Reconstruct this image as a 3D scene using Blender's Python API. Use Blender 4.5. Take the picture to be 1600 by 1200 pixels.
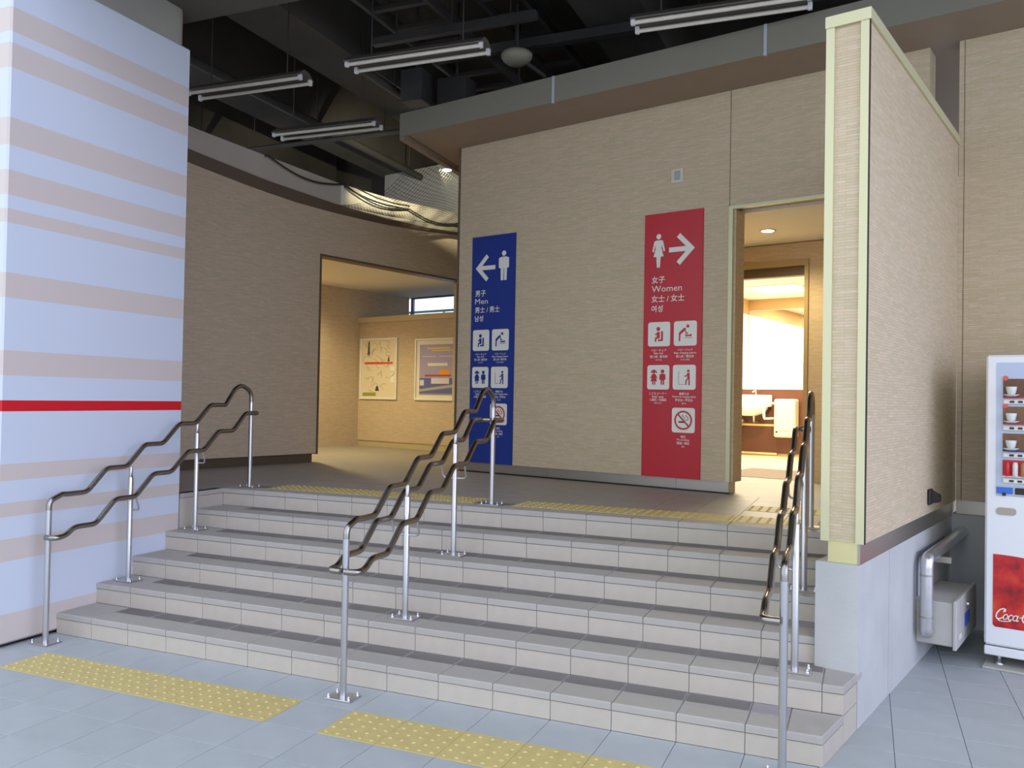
import bpy, math, random
from mathutils import Vector, Matrix
random.seed(7)
D = bpy.data
for o in list(D.objects): D.objects.remove(o, do_unlink=True)
scene = bpy.context.scene
COL = scene.collection

# ------------------------------------------------------------------ camera
cam_d = D.cameras.new('camera'); cam = D.objects.new('camera', cam_d); COL.objects.link(cam)
yaw, pitch, roll = -0.398257, 0.017118, 0.018164
fwd = Vector((math.sin(yaw)*math.cos(pitch), math.cos(yaw)*math.cos(pitch), math.sin(pitch)))
rgt = Vector((math.cos(yaw), -math.sin(yaw), 0)); upv = rgt.cross(fwd)
r2 = rgt*math.cos(roll)+upv*math.sin(roll); u2 = upv*math.cos(roll)-rgt*math.sin(roll)
M = Matrix((r2, u2, -fwd)).transposed().to_4x4(); M.translation = Vector((4.36853, -3.79354, 1.52536))
cam.matrix_world = M
cam_d.sensor_width = 36; cam_d.lens = 1314.13*36/1600; cam_d.clip_start = .05; cam_d.clip_end = 300
scene.camera = cam

# ------------------------------------------------------------------ world, sun, exposure
world = D.worlds.new('world'); scene.world = world; world.use_nodes = True
bgn = world.node_tree.nodes['Background']
bgn.inputs['Color'].default_value = (.82, .89, 1.0, 1); bgn.inputs['Strength'].default_value = 1.15
sun_d = D.lights.new('daylight', 'SUN'); sun_d.energy = .46; sun_d.angle = math.radians(50); sun_d.color = (.74, .82, 1.55)
sun = D.objects.new('daylight', sun_d); COL.objects.link(sun)
sdir = Vector((.90, -.42, .27)).normalized()          # towards the open street side
sun.rotation_euler = sdir.to_track_quat('Z', 'Y').to_euler(); sun.location = (20, -9, 6)
vs = scene.view_settings
vs.view_transform = 'Standard'; vs.look = 'None'; vs.gamma = 1; vs.use_curve_mapping = False; vs.exposure = 0.68

# ------------------------------------------------------------------ frames
TH = math.radians(-14.2)
AX = Vector((math.cos(TH), math.sin(TH), 0)); BX = Vector((-math.sin(TH), math.cos(TH), 0))
W0 = Vector((3.31405, 3.22707, 0))
def AB(a, b, z=0): return W0+AX*a+BX*b+Vector((0, 0, z))
H, T, N = .12933, .2922, .0335
LZ = 6*H

# ------------------------------------------------------------------ materials
def lin(c): return tuple((x/255/12.92 if x/255 <= .04045 else ((x/255+.055)/1.055)**2.4) for x in c)
MATS = {}
def mat(name, c, rough=.6, metal=0., var=.0, vscale=6., bump=0., bscale=200., spec=.5, rnd=0., emit=None, estr=0., alpha=None, trans=0., coat=0.):
    if name in MATS: return MATS[name]
    m = D.materials.new(name); m.use_nodes = True; nt = m.node_tree; p = nt.nodes['Principled BSDF']
    L = nt.links; col = lin(c)+(1,)
    p.inputs['Base Color'].default_value = col; p.inputs['Roughness'].default_value = rough; p.inputs['Metallic'].default_value = metal
    p.inputs['Specular IOR Level'].default_value = spec; p.inputs['Transmission Weight'].default_value = trans
    p.inputs['Coat Weight'].default_value = coat
    tc = nt.nodes.new('ShaderNodeTexCoord'); src = None
    if var > 0 or rnd > 0:
        hsv = nt.nodes.new('ShaderNodeHueSaturation'); hsv.inputs['Color'].default_value = col
        add = nt.nodes.new('ShaderNodeMath'); add.operation = 'ADD'; add.inputs[0].default_value = 1; add.inputs[1].default_value = 0
        if var > 0:
            nz = nt.nodes.new('ShaderNodeTexNoise'); nz.inputs['Scale'].default_value = vscale; nz.inputs['Detail'].default_value = 5
            L.new(tc.outputs['Object'], nz.inputs['Vector'])
            mr = nt.nodes.new('ShaderNodeMapRange'); mr.inputs[3].default_value = 1-var; mr.inputs[4].default_value = 1+var
            mr.inputs[1].default_value = .3; mr.inputs[2].default_value = .7
            L.new(nz.outputs['Fac'], mr.inputs[0]); L.new(mr.outputs[0], add.inputs[0])
        if rnd > 0:
            oi = nt.nodes.new('ShaderNodeObjectInfo'); mr2 = nt.nodes.new('ShaderNodeMapRange')
            mr2.inputs[3].default_value = -rnd; mr2.inputs[4].default_value = rnd
            L.new(oi.outputs['Random'], mr2.inputs[0]); L.new(mr2.outputs[0], add.inputs[1])
        L.new(add.outputs[0], hsv.inputs['Value']); L.new(hsv.outputs[0], p.inputs['Base Color'])
    if bump > 0:
        nb = nt.nodes.new('ShaderNodeTexNoise'); nb.inputs['Scale'].default_value = bscale; nb.inputs['Detail'].default_value = 3
        bp = nt.nodes.new('ShaderNodeBump'); bp.inputs['Strength'].default_value = bump; bp.inputs['Distance'].default_value = .004
        L.new(tc.outputs['Object'], nb.inputs['Vector']); L.new(nb.outputs['Fac'], bp.inputs['Height']); L.new(bp.outputs[0], p.inputs['Normal'])
    if emit: p.inputs['Emission Color'].default_value = lin(emit)+(1,); p.inputs['Emission Strength'].default_value = estr
    MATS[name] = m; return m

def siding(name, c1, c2, cm):
    """thin split-stone siding: long low courses, u = x + y works on every wall of an axis-aligned local frame"""
    m = D.materials.new(name); m.use_nodes = True; nt = m.node_tree; L = nt.links; p = nt.nodes['Principled BSDF']
    p.inputs['Roughness'].default_value = .72; p.inputs['Specular IOR Level'].default_value = .3
    tc = nt.nodes.new('ShaderNodeTexCoord'); sp = nt.nodes.new('ShaderNodeSeparateXYZ'); L.new(tc.outputs['Object'], sp.inputs[0])
    ad = nt.nodes.new('ShaderNodeMath'); ad.operation = 'ADD'; L.new(sp.outputs[0], ad.inputs[0]); L.new(sp.outputs[1], ad.inputs[1])
    cb = nt.nodes.new('ShaderNodeCombineXYZ'); L.new(ad.outputs[0], cb.inputs[0]); L.new(sp.outputs[2], cb.inputs[1])
    bk = nt.nodes.new('ShaderNodeTexBrick'); L.new(cb.outputs[0], bk.inputs['Vector'])
    bk.inputs['Scale'].default_value = 1; bk.inputs['Brick Width'].default_value = .11; bk.inputs['Row Height'].default_value = .0145
    bk.inputs['Mortar Size'].default_value = .0011; bk.inputs['Mortar Smooth'].default_value = .3; bk.inputs['Bias'].default_value = 0
    bk.inputs['Color1'].default_value = lin(c1)+(1,); bk.inputs['Color2'].default_value = lin(c2)+(1,); bk.inputs['Mortar'].default_value = lin(cm)+(1,)
    bk.offset = .37; bk.squash = .8; bk.squash_frequency = 3
    mp = nt.nodes.new('ShaderNodeMapping'); mp.inputs['Scale'].default_value = (11, 95, 1); L.new(cb.outputs[0], mp.inputs[0])
    nz = nt.nodes.new('ShaderNodeTexNoise'); nz.inputs['Scale'].default_value = 1; nz.inputs['Detail'].default_value = 3; L.new(mp.outputs[0], nz.inputs['Vector'])
    rp = nt.nodes.new('ShaderNodeValToRGB'); rp.color_ramp.elements[0].position = .56; rp.color_ramp.elements[1].position = .72; L.new(nz.outputs['Fac'], rp.inputs[0])
    ml = nt.nodes.new('ShaderNodeMath'); ml.operation = 'MULTIPLY'; ml.inputs[1].default_value = .38; L.new(rp.outputs[0], ml.inputs[0])
    mx = nt.nodes.new('ShaderNodeMix'); mx.data_type = 'RGBA'; L.new(ml.outputs[0], mx.inputs[0]); L.new(bk.outputs['Color'], mx.inputs[6])
    mx.inputs[7].default_value = lin((226, 220, 210))+(1,); L.new(mx.outputs[2], p.inputs['Base Color'])
    bp = nt.nodes.new('ShaderNodeBump'); bp.inputs['Strength'].default_value = .3; bp.inputs['Distance'].default_value = .003
    hm = nt.nodes.new('ShaderNodeMath'); hm.operation = 'SUBTRACT'; L.new(nz.outputs['Fac'], hm.inputs[0]); L.new(bk.outputs['Fac'], hm.inputs[1])
    L.new(hm.outputs[0], bp.inputs['Height']); L.new(bp.outputs[0], p.inputs['Normal'])
    MATS[name] = m; return m

def striped():
    """white cladding film with printed beige bands and one red line (height above the ground)"""
    m = D.materials.new('striped_cladding'); m.use_nodes = True; nt = m.node_tree; L = nt.links; p = nt.nodes['Principled BSDF']
    p.inputs['Roughness'].default_value = .45; p.inputs['Specular IOR Level'].default_value = .35
    tc = nt.nodes.new('ShaderNodeTexCoord'); sp = nt.nodes.new('ShaderNodeSeparateXYZ'); L.new(tc.outputs['Object'], sp.inputs[0])
    dv = nt.nodes.new('ShaderNodeMath'); dv.operation = 'DIVIDE'; dv.inputs[1].default_value = 4.2; L.new(sp.outputs[2], dv.inputs[0])
    rp = nt.nodes.new('ShaderNodeValToRGB'); L.new(dv.outputs[0], rp.inputs[0]); cr = rp.color_ramp; cr.interpolation = 'CONSTANT'
    W = lin((206, 213, 224))+(1,); Bg = lin((208, 196, 188))+(1,); Rd = lin((208, 28, 40))+(1,)
    bands = [(-.1, .183, Bg), (.498, .624, Bg), (.755, .84, Bg), (.968, 1.067, Bg), (1.379, 1.45, Rd), (1.606, 1.753, Bg), (2.052, 2.204, Bg),
             (2.504, 2.589, Bg), (2.662, 2.809, Bg), (2.961, 3.119, Bg), (3.414, 3.563, Bg), (3.636, 3.789, Bg)]
    st = [(0, Bg)]
    for z0, z1, c in bands:
        if z0 > 0: st.append((z0/4.2, c))
        st.append((z1/4.2, W))
    cr.elements[0].position = 0; cr.elements[0].color = st[0][1]
    cr.elements[1].position = st[1][0]; cr.elements[1].color = st[1][1]
    for pos, c in st[2:]:
        e = cr.elements.new(pos); e.color = c
    L.new(rp.outputs[0], p.inputs['Base Color']); return m

M_side = siding('siding_beige', (197, 182, 149), (212, 190, 164), (183, 166, 135))
M_stripe = striped()
M_floor = mat('floor_tile_grey', (174, 180, 183), .62, var=.05, vscale=5, bump=.12, bscale=300, rnd=.025)
M_land = mat('landing_tile', (158, 154, 148), .5, var=.05, vscale=5, bump=.1, bscale=300, rnd=.02)
M_nose = mat('nosing_tile', (174, 169, 162), .65, var=.03, vscale=9, bump=.2, bscale=260, rnd=.02)
M_tread = mat('tread_tile', (156, 150, 152), .6, var=.04, vscale=9, bump=.15, bscale=260, rnd=.025)
M_riser = mat('riser_tile', (188, 179, 166), .7, var=.035, vscale=12, bump=.35, bscale=170, rnd=.02)
M_grout = mat('grout', (128, 130, 135), .9)
M_tact = mat('tactile_yellow', (202, 184, 122), .6, var=.07, vscale=14, bump=.15, bscale=220, rnd=.03)
M_conc = mat('concrete', (190, 191, 190), .8, var=.07, vscale=3, bump=.25, bscale=60)
M_concd = mat('concrete_shaded', (84, 79, 74), .9, var=.22, vscale=1.2, bump=.2, bscale=30)  # the ceiling's lack of light is put into this dark concrete colour
M_dark = mat('dark_metal', (74, 72, 71), .6, var=.15, vscale=3)  # dimness under the slab is put into this metal's colour
M_colc = mat('column_concrete', (150, 148, 138), .85, var=.08, vscale=2.5, bump=.2, bscale=60)
M_steel = mat('stainless', (205, 205, 208), .3, 1.)
M_rail = mat('rail_steel', (158, 153, 149), .25, 1.)
M_alu = mat('aluminium_trim', (212, 208, 168), .45, .25)  # champagne tint stands in for warm light reflected by the metal
M_plinth = mat('plinth_steel', (185, 180, 170), .35, .9)
M_brown = mat('brown_trim', (105, 88, 72), .5)
M_soffit = mat('soffit_panel', (150, 132, 116), .6, var=.03)
M_fascia = mat('fascia_panel', (138, 134, 120), .55, var=.04, vscale=2)
M_white = mat('white_enamel', (232, 232, 230), .35)
M_off = mat('offwhite', (214, 208, 186), .5, var=.03)
M_tube = mat('lamp_tube_unlit', (226, 220, 208), .3)
M_para = mat('parapet_plaster', (190, 182, 166), .7, var=.05, vscale=2)
M_plast = mat('ceiling_board', (232, 226, 210), .7)
M_wallint = mat('interior_wall', (236, 230, 218), .6)
M_net = mat('net_cord', (52, 50, 44), .9)
M_black = mat('black_plastic', (28, 28, 30), .4)
M_boxg = mat('enclosure_grey', (186, 184, 178), .55, var=.05, vscale=8)
M_blue = mat('sign_blue', (22, 52, 140), .4, var=.02)
M_red = mat('sign_red', (196, 32, 46), .4, var=.02)
M_print = mat('sign_white_print', (238, 236, 226), .45)
M_wood = mat('brown_laminate', (98, 58, 42), .4, var=.08, vscale=4)
M_ceram = mat('ceramic', (244, 242, 236), .12, coat=.5)
M_mirror = mat('mirror_glass', (240, 242, 240), .02, 1.)
M_lamp_w = mat('lamp_diffuser_warm', (255, 244, 220), .5, emit=(255, 236, 200), estr=14)
M_lamp_c = mat('lamp_diffuser', (255, 250, 240), .5, emit=(255, 246, 226), estr=10)

# ------------------------------------------------------------------ mesh builder
class MB:
    def __init__(s): s.v = []; s.f = []; s.sm = []
    def add(s, vs_, fs, smooth=False):
        o = len(s.v); s.v += [tuple(v) for v in vs_]
        for f in fs: s.f.append([i+o for i in f]); s.sm.append(smooth)
        return s
    def box(s, x0, x1, y0, y1, z0, z1):
        v = [(x0,y0,z0),(x1,y0,z0),(x1,y1,z0),(x0,y1,z0),(x0,y0,z1),(x1,y0,z1),(x1,y1,z1),(x0,y1,z1)]
        return s.add(v, [(0,3,2,1),(4,5,6,7),(0,1,5,4),(1,2,6,5),(2,3,7,6),(3,0,4,7)])
    def cbox(s, x0, x1, y0, y1, z0, z1, c):
        """box with every edge chamfered by c"""
        v = []; idx = {}
        for ix, X in ((0, x0), (1, x1)):
            for iy, Y in ((0, y0), (1, y1)):
                for iz, Z in ((0, z0), (1, z1)):
                    dx, dy, dz = c*(1-2*ix), c*(1-2*iy), c*(1-2*iz)
                    idx[ix,iy,iz,'x'] = len(v); v.append((X, Y+dy, Z+dz))
                    idx[ix,iy,iz,'y'] = len(v); v.append((X+dx, Y, Z+dz))
                    idx[ix,iy,iz,'z'] = len(v); v.append((X+dx, Y+dy, Z))
        F = []; cyc = ((0,0),(1,0),(1,1),(0,1))
        for i in (0, 1):
            F.append([idx[i,a,b,'x'] for a, b in cyc][::1 if i else -1])
            F.append([idx[a,i,b,'y'] for a, b in cyc][::-1 if i else 1])
            F.append([idx[a,b,i,'z'] for a, b in cyc][::1 if i else -1])
        for a in (0, 1):
            for b in (0, 1):
                for ax, k in (('z', 2),('y', 1),('x', 0)):
                    o1, o2 = [t for t in 'xyz' if t != ax]
                    def key(e, t):
                        l = [a, b]; l.insert(k, e); return idx[l[0], l[1], l[2], t]
                    F.append([key(0, o1), key(1, o1), key(1, o2), key(0, o2)])
                for cz in (0, 1): F.append([idx[a,b,cz,t] for t in 'xyz'])
        return s.add(v, F)
    def prism(s, poly, z0, z1, c=0.):
        """convex polygon (ccw, xy) raised from z0 to z1, top edge chamfered by c"""
        n = len(poly)
        if c <= 0:
            v = [(x,y,z0) for x,y in poly]+[(x,y,z1) for x,y in poly]
            return s.add(v, [list(range(n))[::-1], list(range(n,2*n))]+[(i,(i+1)%n,n+(i+1)%n,n+i) for i in range(n)])
        P = [Vector(p) for p in poly]; ins = []
        for i in range(n):
            e0 = (P[i]-P[i-1]).normalized(); e1 = (P[(i+1)%n]-P[i]).normalized()
            n0 = Vector((-e0.y, e0.x)); n1 = Vector((-e1.y, e1.x)); d = 1+n0.dot(n1)
            ins.append(P[i]+(n0+n1)*(c/max(d, .2)))
        v = [(x,y,z0) for x,y in poly]+[(x,y,z1-c) for x,y in poly]+[(q.x,q.y,z1) for q in ins]
        F = [list(range(n))[::-1], list(range(2*n,3*n))]
        for k in (0, n): F += [(k+i, k+(i+1)%n, k+n+(i+1)%n, k+n+i) for i in range(n)]
        return s.add(v, F)
    def wallpoly(s, poly, axis, t0, t1):
        """polygon in a vertical plane: axis 'y' -> points (x,z) between y=t0..t1 ; axis 'x' -> points (y,z)"""
        n = len(poly)
        mk = (lambda p, t: (p[0], t, p[1])) if axis == 'y' else (lambda p, t: (t, p[0], p[1]))
        v = [mk(p, t0) for p in poly]+[mk(p, t1) for p in poly]
        return s.add(v, [list(range(n)), list(range(n,2*n))[::-1]]+[(i,n+i,n+(i+1)%n,(i+1)%n) for i in range(n)])
    def tube(s, path, r, n=10, caps=True, closed=False):
        P = [Vector(p) for p in path]; m = len(P); rings = []
        t0 = (P[1]-P[0]).normalized(); ref = Vector((0,0,1)) if abs(t0.z) < .9 else Vector((1,0,0))
        nrm = (ref-t0*ref.dot(t0)).normalized(); prev = t0
        rr = r if isinstance(r, (list, tuple)) else [r]*m
        for i in range(m):
            if closed: t = (P[(i+1)%m]-P[i-1]).normalized()
            else: t = (P[min(i+1,m-1)]-P[max(i-1,0)]).normalized()
            q = prev.rotation_difference(t); nrm = (q @ nrm); nrm = (nrm-t*nrm.dot(t)).normalized(); prev = t
            bn = t.cross(nrm); rings.append([P[i]+(nrm*math.cos(2*math.pi*k/n)+bn*math.sin(2*math.pi*k/n))*rr[i] for k in range(n)])
        v = [p for rg in rings for p in rg]; F = []
        for i in range(m if closed else m-1):
            j = (i+1) % m
            F += [(i*n+k, i*n+(k+1)%n, j*n+(k+1)%n, j*n+k) for k in range(n)]
        s.add(v, F, True)
        if caps and not closed: s.add(rings[0], [list(range(n))[::-1]]); s.add(rings[-1], [list(range(n))])
        return s
    def lathe(s, prof, cx=0, cy=0, cz=0, n=20, axis='z', smooth=True):
        v = []; m = len(prof)
        for r, h in prof:
            for k in range(n):
                a = 2*math.pi*k/n; x, y = r*math.cos(a), r*math.sin(a)
                v.append({'z': (cx+x, cy+y, cz+h), 'y': (cx+x, cy+h, cz+y), 'x': (cx+h, cy+x, cz+y)}[axis])
        F = [(i*n+k, i*n+(k+1)%n, (i+1)*n+(k+1)%n, (i+1)*n+k) for i in range(m-1) for k in range(n)]
        s.add(v, F, smooth); s.add(v[:n], [list(range(n))[::-1]]); s.add(v[-n:], [list(range(n))]); return s
    def build(s, name, m, parent=None, org=(0,0,0), frame='W', at_org=True):
        """coordinates are in the frame; org is the object's (or its root's) origin in that frame"""
        ox, oy, oz = org
        me = D.meshes.new(name); me.from_pydata([(x-ox, y-oy, z-oz) for x, y, z in s.v], [], s.f)
        me.polygons.foreach_set('use_smooth', s.sm); me.materials.append(m); me.update()
        import bmesh
        bm = bmesh.new(); bm.from_mesh(me); bmesh.ops.recalc_face_normals(bm, faces=bm.faces); bm.to_mesh(me); bm.free()
        o = D.objects.new(name, me); COL.objects.link(o)
        if parent is not None: o.parent = parent
        else: setloc(o, org, frame)
        return o
def setloc(o, org, frame):
    if frame == 'B': o.location = AB(*org); o.rotation_euler = (0, 0, TH)
    else: o.location = org
def tag(o, label=None, cat=None, group=None, kind=None):
    if label: o['label'] = label
    if cat: o['category'] = cat
    if group: o['group'] = group
    if kind: o['kind'] = kind
    return o
def empty(name, org, frame='W', **k):
    o = D.objects.new(name, None); COL.objects.link(o); setloc(o, org, frame); o.empty_display_size = .1
    return tag(o, **k)
def struct(name, bm, m, label, org=(0,0,0), frame='W'): return tag(bm.build(name, m, None, org, frame), label=label, kind='structure')
def inst(src, name, parent, loc):
    c = src.copy(); c.name = name; COL.objects.link(c); c.parent = parent; c.location = loc; return c
def arc(c, r, a0, a1, n, plane='yz', x=0.):
    out = []
    for i in range(n+1):
        a = math.radians(a0+(a1-a0)*i/n); out.append((x, c[0]+r*math.cos(a), c[1]+r*math.sin(a)))
    return out
def fillet(pts, r, n=5):
    """round the inner corners of a 3-D polyline"""
    P = [Vector(p) for p in pts]; out = [P[0]]
    for i in range(1, len(P)-1):
        a, b, c = P[i-1], P[i], P[i+1]; d0 = (a-b); d1 = (c-b); l = min(r, d0.length*.49, d1.length*.49)
        p0 = b+d0.normalized()*l; p1 = b+d1.normalized()*l
        for k in range(n+1):
            t = k/n; out.append(p0*(1-t)**2+b*2*t*(1-t)+p1*t*t)
    out.append(P[-1]); return out

# ================================================================== GROUND FLOOR
FT = .02
floor = struct('floor', MB().box(-14, 16, -12, 14, -.2, -.004), M_grout, 'grey tiled ground floor at the foot of the stairs')
def xr(y): return 4.217+.2531*y          # right hand face of the concrete wing wall
def xl(y): return 4.152+.2531*(y-.56)    # left hand face of it
tile_f = None
def floor_tile(i, j):
    global tile_f
    if tile_f is None:
        tile_f = MB().prism([(.0015,.0015),(.2985,.0015),(.2985,.2985),(.0015,.2985)], -.03, 0, .001).build('floor_tile', M_floor, floor); tile_f.location = (i*.3, j*.3, 0)
    else: inst(tile_f, 'floor_tile', floor, (i*.3, j*.3, 0))
tact_spots = [i for i in range(0, 6)]+[i for i in range(7, 13)]
cnt = 0
for j in range(-6, 0):
    for i in range(-1, 23):
        if j == -2 and i in tact_spots: continue
        if i > 18 and j < -3: continue
        floor_tile(i, j); cnt += 1
for j in range(0, 11):
    for i in range(14, 21):
        x = i*.3
        if x+.3 < xr(j*.3)-.02: continue
        if cnt < 290: floor_tile(i, j); cnt += 1
# left and right of that field the same floor goes on, too far off or out of sight to tell tiles apart
struct('floor_left', MB().box(-14, -.3, -12, 1.0, -.1, 0), M_floor, 'plain grey floor left of the striped pillar')
struct('floor_near', MB().box(-.3, 16, -12, -1.8, -.1, 0), M_floor, 'plain grey floor behind the viewer')
struct('floor_right', MB().box(6.3, 16, -1.8, 14, -.1, 0).box(4.9, 6.3, 3.3, 14, -.1, 0), M_floor, 'plain grey floor beyond the drinks machine')

def tactile_mesh():
    m = MB().prism([(.001,.001),(.299,.001),(.299,.299),(.001,.299)], -.03, .002, .001)
    for p in range(5):
        for q in range(5):
            x, y = .03+.06*p, .03+.06*q
            m.lathe([(.0115,.0015),(.010,.0045),(.006,.0065)], x, y, 0, 8)
    return m
tact0 = None
def tactile(parent, loc):
    global tact0
    if tact0 is None:
        tact0 = tactile_mesh().build('tactile_tile', M_tact, parent); tact0.location = loc
    else: inst(tact0, 'tactile_tile', parent, loc)
for i in tact_spots: tactile(floor, (i*.3, -.6, 0))

# ================================================================== STAIRS
core = MB()
for k in range(1, 7):
    y = (k-1)*T+.006
    if k <= 2: poly = [(-.3, y), (xr(y)-.004, y), (xr(.52)-.004, .52), (-.3, .52)]
    else: poly = [(-.3, y), (xl(y), y), (xl(2.0), 2.0), (-.3, 2.0)]
    core.prism(poly, 0, k*H-.005)
stairs = struct('stairs', core, M_grout, 'six broad tiled steps rising to the restroom landing')
def joints(y, right):
    xs = [-.3]; i = 0
    while .3*i < right-.06: xs.append(.3*i); i += 1
    xs.append(right); return xs
G = .0016; ND = .165
reg = {}
def piece(kind, x0, poly_fn, m, z0, z1, c, parent, x1, rgt_edge, zoff):
    """regular 0.3 m pieces share one mesh, cut ones get their own"""
    key = (kind, round(x1-x0, 3), rgt_edge)
    if rgt_edge is None and abs(x1-x0-.3) < .001:
        if key in reg: return inst(reg[key], kind, parent, (x0, poly_fn[0], zoff))
        o = MB().prism([(G,0),(.3-G,0),(.3-G,poly_fn[1]),(G,poly_fn[1])], z0, z1, c).build(kind, m, parent)
        o.location = (x0, poly_fn[0], zoff); reg[key] = o; return o
    y0, d = poly_fn; f = rgt_edge or (lambda y: x1)
    g = 0 if rgt_edge else G
    o = MB().prism([(G,0),(f(y0)-x0-g,0),(f(y0+d)-x0-g,d),(G,d)], z0, z1, c).build(kind, m, parent); o.location = (x0, y0, zoff); return o
for k in range(1, 7):
    y = (k-1)*T; f = xr if k <= 2 else xl
    xs = joints(y, f(y))
    if k == 1: xs = xs[:-2]+[3.9, 4.07, f(0)] if xs[-2] > 4.0 else xs[:-1]+[4.07, f(0)]
    for n_, (a, b) in enumerate(zip(xs[:-1], xs[1:])):
        last = n_ == len(xs)-2; e = f if last else None
        corner = (k <= 2 and last) or (n_ == 0 and 1 <= k <= 5)
        dep = ND if k == 6 else (T-.002 if corner else ND)
        piece('nosing_tile', a, (y-.004, dep+.004), M_nose, -N, 0, .005, stairs, b, e, k*H)
        if k < 6 and not corner:
            piece('tread_tile', a, (y+ND+.003, T-ND-.004), M_tread, -.012, 0, .0012, stairs, b, e, k*H)
        piece('riser_tile', a, (y+.0005, .014), M_riser, (-H+.0015) if k > 1 else -H+.001, -N-.0045, 0, stairs, b, e, k*H)
# slanting right-hand end of the first two steps
def side_piece(ya, yb, z0, z1):
    MB().prism([(xr(ya)-.012, ya), (xr(ya), ya), (xr(yb), yb), (xr(yb)-.012, yb)], z0, z1).build('riser_tile', M_riser, stairs)
side_piece(.016, .29, .001, H-N-.004); side_piece(.294, .50, .001, H-.002); side_piece(T+.016, .50, H+.0015, 2*H-N-.004)
# side of the landing left of the top steps
for ya, yb in ((1.012, 1.16), (1.163, 1.459)):
    MB().box(-.306, -.299, ya, yb, 4*H+.002, LZ-N-.004).build('riser_tile', M_riser, stairs)
    MB().box(-.36, -.295, ya, yb, LZ-N, LZ).build('nosing_tile', M_nose, stairs)

# ================================================================== LANDING
land = struct('floor_landing', MB().prism([(-.301,2.001),(xl(2.001),2.001),(xl(3.4),3.4),(-.301,3.4)], 0, LZ-.003), M_grout, 'grey tiled landing at the top of the steps')
y0l = 5*T+ND+.002
ltile = None
land_tact = [.0+.3*i for i in range(0, 6)]+[2.1+.3*i for i in range(0, 7)]
for j in range(0, 6):
    yy = y0l+.3*j
    for i in range(-1, 14):
        if j == 0 and any(abs(.3*i-t) < .01 for t in land_tact): continue
        if j == 2 and i in (12, 13): continue
        if yy+.3 > 3.4: continue
        if ltile is None:
            ltile = MB().prism([(.0012,.0012),(.2988,.0012),(.2988,.2988),(.0012,.2988)], -.02, 0, .001).build('floor_tile', M_land, land); ltile.location = (.3*i, yy, LZ)
        else: inst(ltile, 'floor_tile', land, (.3*i, yy, LZ))
for x in land_tact: tactile(land, (x, y0l, LZ))
for x in (3.6, 3.9): tactile(land, (x, y0l+.6, LZ))
core2 = MB()
core2.prism([(-6.5, 1.012), (-.307, 1.012), (-.307, y0l+1.5), (-6.5, y0l+1.5)], 0, LZ)
core2.prism([(-6.5, y0l+1.5), (xl(y0l+1.5), y0l+1.5), (xl(9), 9.6), (-6.5, 9.6)], .3, LZ)
core2.prism([(4.2, y0l), (xl(y0l), y0l), (xl(y0l+1.5), y0l+1.5), (4.2, y0l+1.5)], .3, LZ)
struct('floor_inner', core2, M_land, 'plain stone floor running into both restrooms')

# ================================================================== STRIPED PILLAR
pil = empty('pillar', (-1.0, .3, 0), label='white square pillar with beige bands and one red line, left of the steps', cat='pillar')
MB().cbox(-1.72, -.3, -.415, 1.01, .02, 4.085, .012).build('cladding', M_stripe, pil, (-1.0,.3,0))
MB().box(-1.69, -.33, -.385, .98, 0, .03).build('base_gap', M_black, pil, (-1.0,.3,0))
pc = []
for cx, cy, a0 in ((-.40,-.30,-90),(-.40,.90,0),(-1.6,.90,90),(-1.6,-.30,180)):
    for t in range(7):
        a = math.radians(a0+15*t); pc.append((cx+.085*math.cos(a), cy+.085*math.sin(a)))
MB().prism(pc, 4.085, 4.36).build('concrete_head', M_colc, pil, (-1.0,.3,0))

# ================================================================== MAIN WALL WITH THE SIGNS (building frame)
ZB, ZT = .875, 4.09
O = (0, 0, 0)
wm = empty('wall_front', O, 'B', kind='structure', label='beige split-stone wall carrying the blue and red signs')
MB().box(-2.9, .008, 0, .2, ZB, ZT).build('panel', M_side, wm)
MB().box(.014, 1.50, 0, .2, 3.135, ZT).build('panel', M_side, wm)
MB().box(1.69, 1.722, 0, .2, ZB, ZT).build('panel', M_side, wm)
MB().box(1.726, 4.6, 0, .2, ZB, ZT).build('panel', M_side, wm)
MB().box(4.604, 7.5, 0, .2, ZB, ZT).build('panel', M_side, wm)
for a0, a1 in ((-2.88, -1.78), (-1.777, -.45), (-.447, .02)):
    MB().box(a0, a1, .03, .17, LZ, ZB).build('plinth', M_plinth, wm)
MB().box(1.69, 7.5, .02, .18, .78, ZB).build('plinth', M_plinth, wm)
MB().box(1.66, 7.5, .0, .2, 0, .778).build('concrete_base', M_conc, wm)
MB().box(-2.92, -2.9, -.012, .21, ZB, ZT).build('end_trim', M_brown, wm)
MB().box(-2.9, .03, .014, .03, LZ, LZ+.012).build('sealant', M_black, wm)
tr = MB().box(.008, .042, -.008, .204, ZB-.0, 3.107).box(.008, 1.50, -.008, .02, 3.107, 3.133)
struct('trim_1', tr, M_alu, 'pale metal edging round the women\'s entrance', frame='B')
struct('wall_jamb', MB().box(.042, .06, .02, .2, ZB, 3.107), M_side, 'stone-clad reveal of the women\'s entrance', frame='B')

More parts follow.
